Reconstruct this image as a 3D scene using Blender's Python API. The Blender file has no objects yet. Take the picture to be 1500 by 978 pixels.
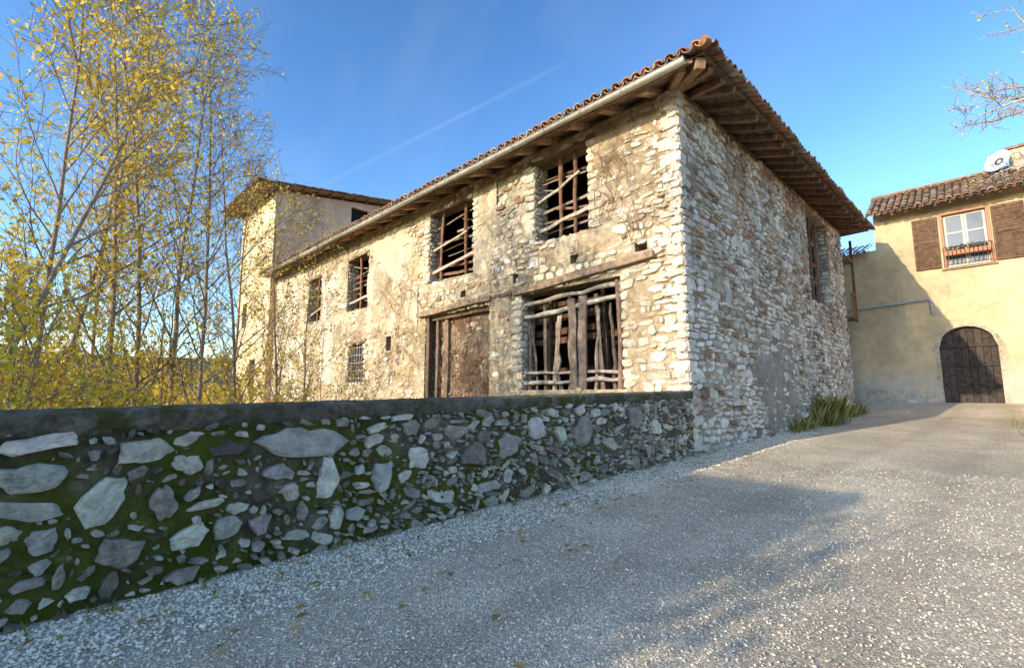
import bpy, math, random
from mathutils import Vector, noise
R = random.Random(7)
U = R.uniform
D = bpy.data
scene = bpy.context.scene

def nz(x, y, z=0.0):
    return noise.noise(Vector((x, y, z)))
def fbm(x, y, z=0.0):
    return nz(x, y, z) + .5*nz(2.1*x+7, 2.1*y+3, z) + .25*nz(4.3*x+1, 4.3*y+9, z)
def clamp(a, lo=0., hi=1.): return max(lo, min(hi, a))
def lerp(a, b, t): return a+(b-a)*t
def mixc(a, b, t): return tuple(lerp(a[i], b[i], t) for i in range(3))
def sm(t):
    t = clamp(t); return t*t*(3-2*t)
def vary(c, amt=.15):
    k = 1+U(-amt, amt); return tuple(clamp(v*k*(1+U(-.04, .04))) for v in c)

# ---------------------------------------------------------------- builder
class MB:
    def __init__(s): s.v = []; s.f = []; s.c = []
    def add(s, vs, fs, col):
        o = len(s.v); s.v.extend(vs)
        for f in fs: s.f.append(tuple(i+o for i in f)); s.c.append(col)
    def build(s, name, mat, parent=None, smooth=False):
        me = D.meshes.new(name); me.from_pydata([tuple(v) for v in s.v], [], s.f)
        ca = me.color_attributes.new('Col', 'FLOAT_COLOR', 'CORNER')
        arr = []
        for f, c in zip(s.f, s.c): arr.extend((c[0], c[1], c[2], 1.0)*len(f))
        ca.data.foreach_set('color', arr)
        me.polygons.foreach_set('use_smooth', [smooth]*len(s.f))
        me.materials.append(mat); me.update()
        ob = D.objects.new(name, me); scene.collection.objects.link(ob)
        if parent: ob.parent = parent
        return ob
def empty(name, loc=(0, 0, 0)):
    e = D.objects.new(name, None); scene.collection.objects.link(e); e.empty_display_size = .3
    return e

def box(mb, x0, x1, y0, y1, z0, z1, col):
    v = [(x0,y0,z0),(x1,y0,z0),(x1,y1,z0),(x0,y1,z0),(x0,y0,z1),(x1,y0,z1),(x1,y1,z1),(x0,y1,z1)]
    mb.add(v, [(0,3,2,1),(4,5,6,7),(0,1,5,4),(1,2,6,5),(2,3,7,6),(3,0,4,7)], col)
def beam(mb, p0, p1, w, h, col, up=(0,0,1), jit=.0):
    p0, p1 = Vector(p0), Vector(p1); d = (p1-p0).normalized(); up = Vector(up)
    s = d.cross(up).normalized(); t = s.cross(d).normalized()
    n = 4 if jit else 1
    vs = []
    for i in range(n+1):
        p = p0.lerp(p1, i/n)
        if jit: p = p + s*U(-jit, jit)+t*U(-jit, jit)
        ww = w*(1+U(-1, 1)*(.12 if jit else 0)); hh = h*(1+U(-1, 1)*(.12 if jit else 0))
        for a, b in ((-1,-1),(1,-1),(1,1),(-1,1)): vs.append(p+s*a*ww/2+t*b*hh/2)
    fs = [(3,2,1,0), tuple(4*n+k for k in range(4))]
    for i in range(n):
        for k in range(4):
            fs.append((4*i+k, 4*i+(k+1) % 4, 4*i+4+(k+1) % 4, 4*i+4+k))
    mb.add(vs, fs, col)
def tube(mb, pts, rad, col, sides=6, cap=True):
    vs = []; n = len(pts); pts = [Vector(p) for p in pts]
    ref = Vector((.31, .22, .9))
    for i, p in enumerate(pts):
        d = (pts[min(i+1, n-1)]-pts[max(i-1, 0)])
        if d.length < 1e-6: d = Vector((0, 0, 1))
        d.normalize()
        r0 = ref if abs(d.dot(ref)) < .93 else Vector((1, 0, 0))
        a = d.cross(r0).normalized(); b = d.cross(a)
        r = rad[i] if hasattr(rad, '__len__') else rad
        for k in range(sides):
            th = 2*math.pi*k/sides; vs.append(p+a*math.cos(th)*r+b*math.sin(th)*r)
    fs = []
    for i in range(n-1):
        for k in range(sides):
            fs.append((i*sides+k, i*sides+(k+1) % sides, (i+1)*sides+(k+1) % sides, (i+1)*sides+k))
    if cap: fs.append(tuple(range(sides))); fs.append(tuple((n-1)*sides+k for k in range(sides)))
    mb.add(vs, fs, col)

# ---------------------------------------------------------------- materials
def vmat(name, nscale=6., lo=.6, hi=1.3, bscale=30., bstr=.5, bdist=.02, rough=.9, moss=None, spec=.2, stretch=None, translucent=0, metallic=0, coarse=None, speck=None):
    m = D.materials.new(name); m.use_nodes = True; nt = m.node_tree; N = nt.nodes; L = nt.links
    N.clear(); out = N.new('ShaderNodeOutputMaterial'); bs = N.new('ShaderNodeBsdfPrincipled')
    at = N.new('ShaderNodeAttribute'); at.attribute_name = 'Col'
    tc = N.new('ShaderNodeTexCoord'); mp = N.new('ShaderNodeMapping'); L.new(tc.outputs['Object'], mp.inputs[0])
    if stretch: mp.inputs['Scale'].default_value = stretch
    no = N.new('ShaderNodeTexNoise'); no.inputs['Scale'].default_value = nscale; no.inputs['Detail'].default_value = 8; no.inputs['Roughness'].default_value = .65
    L.new(mp.outputs[0], no.inputs['Vector'])
    mr = N.new('ShaderNodeMapRange'); mr.inputs[1].default_value = .3; mr.inputs[2].default_value = .7; mr.inputs[3].default_value = lo; mr.inputs[4].default_value = hi
    L.new(no.outputs['Fac'], mr.inputs[0])
    mu = N.new('ShaderNodeVectorMath'); mu.operation = 'SCALE'; L.new(at.outputs['Color'], mu.inputs[0]); L.new(mr.outputs[0], mu.inputs['Scale'])
    col = mu.outputs[0]
    if coarse:
        n3 = N.new('ShaderNodeTexNoise'); n3.inputs['Scale'].default_value = coarse[0]; n3.inputs['Detail'].default_value = 5
        L.new(tc.outputs['Object'], n3.inputs['Vector'])
        m3 = N.new('ShaderNodeMapRange'); m3.inputs[1].default_value = .35; m3.inputs[2].default_value = .65; m3.inputs[3].default_value = coarse[1]; m3.inputs[4].default_value = coarse[2]
        L.new(n3.outputs['Fac'], m3.inputs[0])
        u3 = N.new('ShaderNodeVectorMath'); u3.operation = 'SCALE'; L.new(col, u3.inputs[0]); L.new(m3.outputs[0], u3.inputs['Scale']); col = u3.outputs[0]
    if speck:   # small stones: voronoi cells random value
        vo = N.new('ShaderNodeTexVoronoi'); vo.inputs['Scale'].default_value = speck[0]; L.new(tc.outputs['Object'], vo.inputs['Vector'])
        sp = N.new('ShaderNodeSeparateColor'); L.new(vo.outputs['Color'], sp.inputs[0])
        pw = N.new('ShaderNodeMath'); pw.operation = 'POWER'; L.new(sp.outputs[0], pw.inputs[0]); pw.inputs[1].default_value = 2.2
        m4 = N.new('ShaderNodeMapRange'); m4.inputs[3].default_value = speck[1]; m4.inputs[4].default_value = speck[2]; L.new(pw.outputs[0], m4.inputs[0])
        u4 = N.new('ShaderNodeVectorMath'); u4.operation = 'SCALE'; L.new(col, u4.inputs[0]); L.new(m4.outputs[0], u4.inputs['Scale']); col = u4.outputs[0]
    if moss:
        n2 = N.new('ShaderNodeTexNoise'); n2.inputs['Scale'].default_value = moss[1]; n2.inputs['Detail'].default_value = 8; n2.inputs['Roughness'].default_value = .7
        L.new(tc.outputs['Object'], n2.inputs['Vector'])
        r2 = N.new('ShaderNodeMapRange'); r2.inputs[1].default_value = moss[2]; r2.inputs[2].default_value = moss[3]; L.new(n2.outputs['Fac'], r2.inputs[0])
        mx = N.new('ShaderNodeMix'); mx.data_type = 'RGBA'; L.new(r2.outputs[0], mx.inputs[0]); L.new(col, mx.inputs[6]); mx.inputs[7].default_value = (*moss[0], 1)
        col = mx.outputs[2]
    L.new(col, bs.inputs['Base Color'])
    bs.inputs['Roughness'].default_value = rough; bs.inputs['Specular IOR Level'].default_value = spec; bs.inputs['Metallic'].default_value = metallic
    if bstr:
        nb = N.new('ShaderNodeTexNoise'); nb.inputs['Scale'].default_value = bscale; nb.inputs['Detail'].default_value = 6; nb.inputs['Roughness'].default_value = .7
        L.new(mp.outputs[0], nb.inputs['Vector'])
        hsrc = nb.outputs['Fac']
        if speck:
            ad = N.new('ShaderNodeMath'); ad.operation = 'SUBTRACT'; L.new(nb.outputs['Fac'], ad.inputs[0]); L.new(vo.outputs['Distance'], ad.inputs[1]); hsrc = ad.outputs[0]
        bp = N.new('ShaderNodeBump'); bp.inputs['Strength'].default_value = bstr; bp.inputs['Distance'].default_value = bdist
        L.new(hsrc, bp.inputs['Height']); L.new(bp.outputs[0], bs.inputs['Normal'])
    if translucent:
        tr = N.new('ShaderNodeBsdfTranslucent'); L.new(col, tr.inputs[0]); ms = N.new('ShaderNodeMixShader'); ms.inputs[0].default_value = translucent
        L.new(bs.outputs[0], ms.inputs[1]); L.new(tr.outputs[0], ms.inputs[2]); L.new(ms.outputs[0], out.inputs[0])
    else: L.new(bs.outputs[0], out.inputs[0])
    return m
M_stone = vmat('limestone_masonry', 9, .62, 1.25, 26, .9, .03, .92, spec=.1, coarse=(.9, .74, 1.12))
M_mortar = vmat('lime_mortar', 7, .6, 1.2, 18, 1., .05, .95, spec=.1, coarse=(.7, .72, 1.12))
M_plaster = vmat('old_plaster', 3, .82, 1.12, 25, .5, .02, .95, spec=.1, coarse=(.5, .82, 1.1))
M_wallst = vmat('fieldstone', 10, .6, 1.3, 22, 1., .05, .9, moss=((.10, .085, .055), 5, .6, .76), spec=.08)
M_wallmo = vmat('mossy_mortar', 11, .45, 1.6, 24, 1., .08, .98, moss=((.13, .14, .022), 1.7, .47, .6), spec=.05)
M_cap = vmat('weathered_concrete', 9, .4, 1.6, 22, 1., .06, .95, moss=((.10, .10, .03), 3, .5, .6), spec=.08)
M_wood = vmat('weathered_wood', 7, .5, 1.45, 20, .7, .02, .85, stretch=(1, 1, 1), spec=.12)
M_tile = vmat('terracotta_tiles', 6, .55, 1.4, 30, .5, .01, .9, moss=((.16, .15, .11), 5, .56, .7), spec=.1)
M_zinc = vmat('zinc_gutter', 5, .75, 1.15, 10, .15, .01, .5, metallic=.25, spec=.4)
M_leaf = vmat('leaves', 3, .8, 1.2, 1, 0, translucent=.35, rough=.6, spec=.1)
M_bark = vmat('bark', 12, .6, 1.3, 30, .6, .01, .9, spec=.1)
M_road = vmat('gravel_surface', 1.4, .88, 1.12, 90, 1., .012, .95, coarse=(.5, .84, 1.08), speck=(95, .68, 1.6), spec=.04)
M_ground = vmat('grassy_ground', .35, .6, 1.3, 3, .8, .2, .95, moss=((.13, .11, .03), .12, .45, .6), spec=.05)
M_peb = vmat('pebbles', 20, .8, 1.15, 30, .2, .01, .9, spec=.08)
M_paint = vmat('painted_surface', 8, .8, 1.1, 30, .15, .01, .6, spec=.35)
M_glass = vmat('window_glass', 2, .9, 1.1, 1, 0, rough=.08, spec=.6)

# ---------------------------------------------------------------- stones & masonry
def stone(mb, mp, cu, cv, w, h, prot, col, k=8, ang=0., boxy=4., base=-.05, jit=.12):
    ca, sa = math.cos(ang), math.sin(ang); ring = []
    for i in range(k):
        th = 2*math.pi*(i+U(-.3, .3))/k; c, s = math.cos(th), math.sin(th)
        r = 1/((abs(c)**boxy+abs(s)**boxy)**(1/boxy))*(1-U(0, 2*jit))
        a, b = c*r*w/2, s*r*h/2; ring.append((a*ca-b*sa, a*sa+b*ca))
    pj = [U(.75, 1.15) for _ in ring]
    vs = []
    for sc, hh in ((1., base), (1., prot*.45), (.92, prot*.9), (.55, prot)):
        for (a, b), q in zip(ring, pj):
            vs.append(mp(cu+a*sc, cv+b*sc, hh if hh < 0 else hh*q))
    vs.append(mp(cu, cv, prot*U(.9, 1.1)))
    fs = []
    for r in range(3):
        for i in range(k): fs.append((r*k+i, r*k+(i+1) % k, (r+1)*k+(i+1) % k, (r+1)*k+i))
    for i in range(k): fs.append((3*k+i, 3*k+(i+1) % k, 4*k))
    mb.add(vs, fs, col)
def fieldstone(mb, mp, cu, cv, w, h, prot, col, ang=0., base=-.05):
    # angular split stone: irregular polygon, slightly tilted flat face with broken planes
    k = R.choice((5, 6, 6, 7)); ca, sa = math.cos(ang), math.sin(ang); cor = []
    for i in range(k):
        th = 2*math.pi*(i+U(-.36, .36))/k; c, s = math.cos(th), math.sin(th)
        r = min(1.25, 1/((abs(c)**4+abs(s)**4)**.25))*U(.72, 1.06); cor.append((c*r*w/2, s*r*h/2))
    ring = []
    for i in range(k):
        a, b = cor[i], cor[(i+1) % k]; ring.append(a); m = min(w, h)
        for t in (.36, .7): ring.append((lerp(a[0], b[0], t)+U(-.05, .07)*m*(1 if a[0]+b[0] > 0 else -1), lerp(a[1], b[1], t)+U(-.05, .07)*m*(1 if a[1]+b[1] > 0 else -1)))
    n = len(ring); tx, ty = U(-.6, .6)*prot/w*2, U(-.8, .5)*prot/h*2
    hf = lambda a, b, q: max(.004, prot*q*(1+U(-.14, .14))+(tx*a+ty*b))
    vs = []
    for sc, q in ((1., None), (1., .5), (.95, .85), (.8, 1.), (.42, 1.04)):
        for a, b in ring:
            x, y = a*sc, b*sc; hh = base if q is None else hf(x, y, q)+.022*min(1, w/.2)*nz((cu+x)*16, (cv+y)*16, 2)*(1 if sc < .97 else 0)
            vs.append(mp(cu+x*ca-y*sa, cv+x*sa+y*ca, hh))
    vs.append(mp(cu, cv, prot*U(.95, 1.15)))
    fs = []
    for r in range(4):
        for i in range(n): fs.append((r*n+i, r*n+(i+1) % n, (r+1)*n+(i+1) % n, (r+1)*n+i))
    for i in range(n): fs.append((4*n+i, 4*n+(i+1) % n, 5*n))
    mb.add(vs, fs, col)

def overlaps(u, v, w, h, ops, tol):
    for o in ops:
        if u+w/2 > o[0]+tol and u-w/2 < o[1]-tol and v+h/2 > o[2]+tol and v-h/2 < o[3]-tol: return True
    return False
def courses(mb, mp, u0, u1, v0, vtop, ops, colf, hr=(.1, .2), wr=(.12, .42), pr=(.0, .06), gap=.02, tol=.07, keep=1.0, big=0.):
    v = v0
    vmax = max(vtop(u0), vtop(u1))
    while v < vmax:
        h = U(*hr); u = u0+U(-.05, .05)
        while u < u1-.04:
            w = min(U(*wr), u1+.02-u)
            if w > .06:
                cu, cv = u+w/2, v+h/2+.09*nz(u*.7, v*.9, 3)+.05*nz(u*3, v)
                hh = h*U(.62, 1.18); ww = w
                if R.random() < big: hh *= 1.7; ww *= 1.2
                if cv < vtop(cu)-.03 and not overlaps(cu, cv, w, hh, ops, tol) and R.random() < keep:
                    stone(mb, mp, cu, cv, ww-gap, hh-gap*.6, U(*pr), colf(cu, cv), ang=U(-.18, .18), k=R.choice((5, 6, 7, 8)), boxy=6, jit=.12)
            u += w
        v += h*.96

def panel(mb, mp, u0, u1, v0, vtop, ops, hf, colf, step=.12, depth=.5, cold=None):
    def lines(a, b, extra):
        n = int((b-a)/step); l = [a+(b-a)*i/n for i in range(n+1)]
        l = [x for x in l if all(abs(x-e) > step*.45 for e in extra) or x in (a, b)]
        return sorted(set(l+[e for e in extra if a < e < b]))
    us = lines(u0, u1, [o[0] for o in ops]+[o[1] for o in ops])
    vmx = max(vtop(u0), vtop(u1)); vs = lines(v0, vmx, [o[2] for o in ops]+[o[3] for o in ops])
    nu, nv = len(us), len(vs); V = []
    for v in vs:
        for u in us:
            edge = min([9]+[max(o[0]-u, u-o[1], o[2]-v, v-o[3]) for o in ops]+[u-u0, u1-u])
            k = clamp(edge/.15)
            vv = min(v, vtop(u))
            V.append(mp(u, vv, hf(u, v)*k))
    base = len(mb.v); mb.v.extend(V)
    for j in range(nv-1):
        for i in range(nu-1):
            cu, cv = (us[i]+us[i+1])/2, (vs[j]+vs[j+1])/2
            if any(o[0] < cu < o[1] and o[2] < cv < o[3] for o in ops): continue
            if vs[j] > vtop(cu)-.005: continue
            a = base+j*nu+i
            mb.f.append((a, a+1, a+nu+1, a+nu)); mb.c.append(colf(cu, cv))
    for o in ops:
        top = min(o[3], vtop(o[0])); c = cold or colf(o[0], o[2])
        P = lambda u, v, h: mp(u, v, h)
        mb.add([P(o[0], o[2], 0), P(o[0], top, 0), P(o[0], top, -depth), P(o[0], o[2], -depth)], [(0, 1, 2, 3)], c)
        mb.add([P(o[1], o[2], 0), P(o[1], top, 0), P(o[1], top, -depth), P(o[1], o[2], -depth)], [(0, 1, 2, 3)], c)
        mb.add([P(o[0], o[2], 0), P(o[1], o[2], 0), P(o[1], o[2], -depth), P(o[0], o[2], -depth)], [(0, 1, 2, 3)], c)
        mb.add([P(o[0], top, 0), P(o[1], top, 0), P(o[1], top, -depth), P(o[0], top, -depth)], [(0, 1, 2, 3)], c)

# ---------------------------------------------------------------- roof tiles
def tcol():
    q = R.random()
    if q < .45: return vary((.38, .20, .115), .25)
    if q < .75: return vary((.33, .25, .17), .25)
    if q < .88: return vary((.2, .14, .1), .25)
    return vary((.44, .34, .24), .2)
def tiles(mb, O, S, UP, slen, dmaxf, sp=.25, row=.38, lift=.0):
    O, S, UP = Vector(O), Vector(S).normalized(), Vector(UP).normalized()
    Nn = S.cross(UP).normalized()
    if Nn.z < 0: Nn = -Nn
    O = O+Nn*lift
    n = int(slen/sp); f = sp/.21
    for i in range(n):
        s = (i+.5)*slen/n; dm = dmaxf(s); j = 0
        while j*row < dm:
            d0 = j*row-.05+U(-.04, .04); d1 = min(d0+row+.07, dm+.1); col = tcol(); sj = s+U(-.015, .015); jj = U(-.01, .016)
            vs = []
            for d, r, l in ((d0, .098*f, .035+jj), (d1, .078*f, .012+jj)):
                for k in range(6):
                    th = math.pi*k/5; vs.append(O+S*(sj+math.cos(th)*r)+UP*d+Nn*(l+math.sin(th)*r*.85))
            fs = [(k, k+1, k+7, k+6) for k in range(5)]
            if j == 0:
                for k in range(6):
                    th = math.pi*k/5; vs.append(O+S*(sj+math.cos(th)*.08*f)+UP*d0+Nn*(.03+jj+math.sin(th)*.066*f))
                for k in range(6):
                    th = math.pi*k/5; vs.append(O+S*(sj+math.cos(th)*.08*f)+UP*(d0+.3)+Nn*(.03+jj+math.sin(th)*.066*f))
                fs += [(k, k+1, k+13, k+12) for k in range(5)]+[(12+k, 13+k, 19+k, 18+k) for k in range(5)]
            mb.add(vs, fs, col)
            if j == 0:   # pan tile
                vs = []
                for d, rr in ((d0-.05, .1*f), (d0+.4, .1*f), (d0-.05, .082*f)):
                    for k in range(6):
                        th = math.pi*k/5; vs.append(O+S*(sj+sp/2+math.cos(th)*rr)+UP*d+Nn*(.06-math.sin(th)*rr*.75))
                mb.add(vs, [(k, k+1, k+7, k+6) for k in range(5)]+[(k, k+1, k+13, k+12) for k in range(5)], tcol())
            j += 1
def quad(mb, a, b, c, d, col): mb.add([a, b, c, d], [(0, 1, 2, 3)], col)

# ================================================================= BARN
CX, CY, WX = -4.24, 9.19, -27.6
barn = empty('stone_barn')
mpf = lambda u, v, h: (u, CY-h, v)
mps = lambda u, v, h: (CX+h, u, v)
BY = 24.7
W1 = (-8.3, -6.55, 3.95, 6.2); W2 = (-13.1, -10.85, 3.68, 6.1); W3 = (-19.1, -17.3, 3.45, 5.7); W4 = (-23.2, -21.7, 3.4, 5.5)
O1 = (-8.8, -5.7, .12, 2.66); O2 = (-13.3, -10.1, -1.6, 2.6); O3 = (-18.7, -17.4, .5, 2.05); O4 = (-15.8, -15.45, 1.6, 2.15)
HOLES = [(-5.35, -5.05, 3.12, 3.32), (-7.15, -6.9, 3.2, 3.42), (-9.15, -8.95, 3.05, 3.3), (-11.45, -11.2, 2.98, 3.18)]
fops = [W1, W2, W3, W4, O1, O2, O3, O4]+HOLES
ftop = lambda u: 6.5
S1 = (19.1, 22.1, 3.3, 6.75)
stop = lambda y: 6.42+.042*(y-8.4)

def fh(u, v):
    left = sm((-13.2-u)/2.5)
    b = .014+.036*fbm(u*.9, v*.9)+.02*nz(u*4, v*4)
    b += left*.014
    b += .034*sm((fbm(u*.55+4, v*.6+2)-.05)/.4)
    b -= .03*sm((u+5.4)/.8)
    return b
def fmc(u, v):
    left = sm((-13.2-u)/2.5)
    c = mixc((.54, .395, .22), (.70, .57, .38), clamp(.5+.7*fbm(u*.8, v*.8, 5)))
    c = mixc(c, (.65, .52, .34), left*.5)
    d = clamp(fbm(u*1.6+9, v*1.1, 8)-.2)*1.2
    return mixc(c, (.36, .24, .15), clamp(d, 0, .75))
def fsc(u, v):
    q = R.random(); w = sm((u+6.2)/2)
    if q < .5: c = (.76, .64, .44)
    elif q < .76: c = (.83, .75, .60)
    elif q < .9: c = (.58, .45, .28)
    else: c = (.45, .30, .19)
    c = mixc(c, (.86, .80, .67), w*.6*R.random()+.1*w)
    return vary(c, .16)
def streak(u, v): return sm((fbm(u*1.1+3, v*.22, 21)-.12)/.4)*sm((v+1)/4)
def sh(u, v):
    b = -.002+.028*fbm(u*.9, v*.9, 4)+.016*nz(u*5, v*5)
    pd = math.hypot((u-14.6)/2.0, (v-.3)/1.5)+.5*fbm(u*.9, v*.9, 2)
    b += .045*sm((1.05-pd)/.5)
    return b
def smc(u, v):
    c = mixc((.46, .36, .25), (.62, .52, .39), clamp(.5+.8*fbm(u, v, 6)))
    pd = math.hypot((u-14.6)/2.0, (v-.3)/1.5)+.5*fbm(u*.9, v*.9, 2)
    c = mixc(c, (.46, .39, .31), sm((1.1-pd)/.4))
    br = sm((fbm(u*.6+3, v*.8+5, 1)+.05)/.45)*sm((v-1.8)/2.)
    c = mixc(c, (.44, .27, .16), br*.65)
    return mixc(c, (.22, .17, .12), streak(u, v)*.6)
def ssc(u, v):
    q = R.random()
    br = sm((fbm(u*.6+3, v*.8+5, 1)+.05)/.45)*sm((v-1.8)/2.)
    if q < .58: c = (.90, .81, .67)
    elif q < .81: c = (.70, .60, .47)
    elif q < .92: c = (.52, .41, .30)
    else: c = (.38, .25, .16)
    c = mixc(c, (.58, .38, .25), br*(.8 if R.random() < .8 else .1))
    c = mixc(c, (.34, .27, .20), streak(u, v)*.55*R.random())
    return vary(c, .15)
mo = MB()
panel(mo, mpf, WX, CX, -2.8, ftop, fops, fh, fmc, cold=(.5, .38, .25))
panel(mo, mps, CY, BY, -1.9, stop, [S1], sh, smc, cold=(.45, .38, .3))
quad(mo, (WX, BY, -2.8), (CX, BY, -2.8), (CX, BY, 7.1), (WX, BY, 7.1), (.3, .25, .18))
quad(mo, (WX, CY, -2.8), (WX, BY, -2.8), (WX, BY, 7.1), (WX, CY, 7.1), (.3, .25, .18))
mo.build('mortar_walls', M_mortar, barn, True)
st = MB()
courses(st, mpf, WX, CX-.03, -1.6, ftop, fops, fsc, hr=(.08, .22), wr=(.1, .5), pr=(-.005, .075), big=.12)
courses(st, mps, CY+.03, BY, -1.9, stop, [S1], ssc, hr=(.06, .19), wr=(.1, .52), pr=(.0, .065), gap=.018, big=.14)
z = -1.5
tog = 0
while z < 6.35:
    h = U(.14, .3); a = U(.35, .55) if tog else U(.2, .32); b = U(.2, .32) if tog else U(.35, .55); tog = 1-tog
    c = vary((.80, .72, .58), .12)
    stone(st, mpf, CX-a/2+.03, z+h/2, a, h-.02, .05, c, k=8, boxy=8, jit=.06)
    stone(st, mps, CY+b/2-.03, z+h/2, b, h-.02, .04, c, k=8, boxy=8, jit=.06)
    z += h
for o in (W1, W2, W3, W4, O1, O2, O3):
    ztop_ = o[3]
    for side in (0, 1):
        uu = o[side]; sg = 1 if side == 0 else -1
        mj = (lambda uu, sg: (lambda a, v, h: (uu+sg*h, CY+a, v)))(uu, sg)
        courses(st, mj, .0, .5, max(o[2], -1.6), (lambda t: (lambda u: t))(ztop_), [], fsc, pr=(.005, .045), wr=(.14, .4))
        if o in (O1, O3, W1, W2):
            z = o[2]
            while z < o[3]-.1:
                h = U(.14, .28); a = U(.18, .45)
                stone(st, mpf, uu-sg*a/2+sg*.03, z+h/2, a, h-.02, U(.04, .085), vary((.77, .67, .5), .14), boxy=6, jit=.09, ang=U(-.1, .1)); z += h
for side in (0, 1):
    uu = S1[side]; sg = 1 if side == 0 else -1
    mj = (lambda uu, sg: (lambda a, v, h: (CX-a, uu+sg*h, v)))(uu, sg)
    courses(st, mj, .0, .5, 3.3, lambda u: 6.7, [], ssc, pr=(.005, .035))
mr2 = lambda u, v, h: (u, CY+.34-h, v)
def rc(u, v):
    q = R.random()
    return vary((.46, .29, .18) if q < .35 else (.60, .46, .30) if q < .65 else (.27, .18, .12), .25)
courses(st, mr2, O2[0]+.45, O2[1], -1.6, lambda u: 2.62, [], rc, hr=(.08, .22), wr=(.09, .42), pr=(-.01, .075), keep=.8, big=.2)
st.build('wall_stones', M_stone, barn)
ri = MB()
panel(ri, mr2, O2[0]+.4, O2[1]+.1, -2.6, lambda u: 2.7, [], lambda u, v: .012+.04*fbm(u*1.6, v*1.6, 3), lambda u, v: mixc((.27, .18, .10), (.48, .35, .22), clamp(.5+fbm(u, v, 4))), step=.08)
ri.build('rubble_infill_mortar', M_mortar, barn, True)
pl = MB()
def pad(u0, u1, v0, v1, th, col):
    nu, nv = max(2, int((u1-u0)/.07)), max(2, int((v1-v0)/.07)); V = []
    for j in range(nv+1):
        for i in range(nu+1):
            u = u0+(u1-u0)*i/nu; v = v0+(v1-v0)*j/nv; ed = min(u-u0, u1-u, v-v0, v1-v)
            m = sm((fbm(u*.9, v*.7, 11)+.30+min(.35, ed*.9)-.42)/.22)
            V.append(mpf(u+.02*nz(u*9, v*9), v, lerp(-.03, th+.02*fbm(u*2, v*2), m)))
    pl.add(V, [(j*(nu+1)+i, j*(nu+1)+i+1, (j+1)*(nu+1)+i+1, (j+1)*(nu+1)+i) for j in range(nv) for i in range(nu)], col)
pad(W1[0]-.42, W1[0]-.03, W1[2]-.1, 6.2, .09, (.70, .57, .39))
pad(W2[1]+.03, W2[1]+1.1, W2[2]-.3, 6.25, .07, (.66, .53, .34))
pad(W3[0]-1.0, W3[0]-.03, W3[2]-.5, 6.1, .07, (.66, .54, .38)); pad(W3[1]+.03, W3[1]+3.6, 2.3, 6.3, .07, (.64, .52, .35))
pad(W4[1]+.03, W3[0]-1.02, .6, 6.2, .065, (.70, .60, .44))
pad(WX+.1, W4[0]-.03, -.8, 6.3, .07, (.72, .61, .44))
pl.build('plaster_patches', M_plaster, barn, True)

it = MB()
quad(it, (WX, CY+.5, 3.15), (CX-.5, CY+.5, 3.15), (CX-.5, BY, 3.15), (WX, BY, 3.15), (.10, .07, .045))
quad(it, (WX, CY+2.6, -2.6), (CX-.5, CY+2.6, -2.6), (CX-.5, CY+2.6, 7.3), (WX, CY+2.6, 7.3), (.06, .045, .03))  # dark sheet added to keep the interior dark behind the openings
it.build('interior_floor_dark_backing', M_wood, barn)

wd = MB()
def wc(k=1.): return vary((.22*k, .145*k, .09*k), .3)
def wg(): return vary((.36, .29, .21), .25)
beam(wd, (-9.0, CY-.06, 2.74), (-4.85, CY-.06, 2.96), .22, .16, (.36, .25, .16), jit=.02)
beam(wd, (-13.6, CY-.07, 2.66), (-9.95, CY-.07, 2.75), .22, .15, (.34, .24, .15), jit=.02)
beam(wd, (-9.95, CY-.03, 2.76), (-9.0, CY-.03, 2.77), .1, .08, (.2, .14, .09), jit=.01)
beam(wd, (O3[0]-.2, CY-.03, 2.1), (O3[1]+.2, CY-.03, 2.12), .14, .1, (.3, .22, .14), jit=.01)
for W in (W1, W2, W3, W4):
    beam(wd, (W[0]-.25, CY+.1, W[3]+.02), (W[1]+.25, CY+.1, W[3]+.06), .24, .13, wc(1.1), jit=.012)
    z = W[2]+.1; ww_ = W[1]-W[0]
    while z < W[3]-.12:
        t = U(-.12, .14); h = U(.03, .10); xa, xb = W[0]-.05, W[1]+.05
        q = R.random()
        if q < .28: xa = lerp(xa, xb, U(.25, .6)); t *= 1.5
        elif q < .5: xb = lerp(xa, xb, U(.35, .75)); t *= -1.5
        if q < .86:
            dd = CY+.32+U(-.08, .05)
            tube(wd, [(lerp(xa, xb, k/4), dd+U(-.015, .015), lerp(z-t, z+t, k/4)+U(-.02, .02)) for k in range(5)], [h*.5*U(.7, 1.15) for k in range(5)], vary((.27, .15, .095), .4) if R.random() < .55 else wg(), 4)
        z += h+U(.07, .24)
    for f_ in ((.40, .66) if W is W1 else (.16, .76) if W is W2 else (.5,)):
        x = lerp(W[0], W[1], f_)+U(-.04, .04); l = U(-.1, .1)
        tube(wd, [(x+l*k/4+U(-.025, .025), CY+.17+U(-.02, .02), lerp(W[2]-.02, W[3], k/4)) for k in range(5)], [U(.04, .07) for k in range(5)], vary((.24, .12, .075), .3), 7)
    beam(wd, (W[0]-.05, CY+.12, W[2]+.36), (W[1]+.05, CY+.12, W[2]+.42+U(.1, .35)), .05, .09, vary((.48, .39, .28), .2), jit=.02)
    if W in (W1, W2): beam(wd, (W[0]-.05, CY+.13, W[2]+1.15), (lerp(W[0], W[1], .8), CY+.13, W[2]+1.2+U(.2, .45)), .05, .07, vary((.48, .39, .28), .2), jit=.02)
for zz, dz, rr in ((.30, .06, .05), (.56, -.07, .04), (2.04, .22, .06), (2.42, .1, .06)):
    tube(wd, [(lerp(O1[0]-.05, O1[1]+.05, k/8), CY+.1+U(-.015, .015), zz+dz*k/8+U(-.035, .035)) for k in range(9)], [U(rr*.75, rr*1.2) for k in range(9)], vary((.52, .44, .34), .12), 8)
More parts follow.
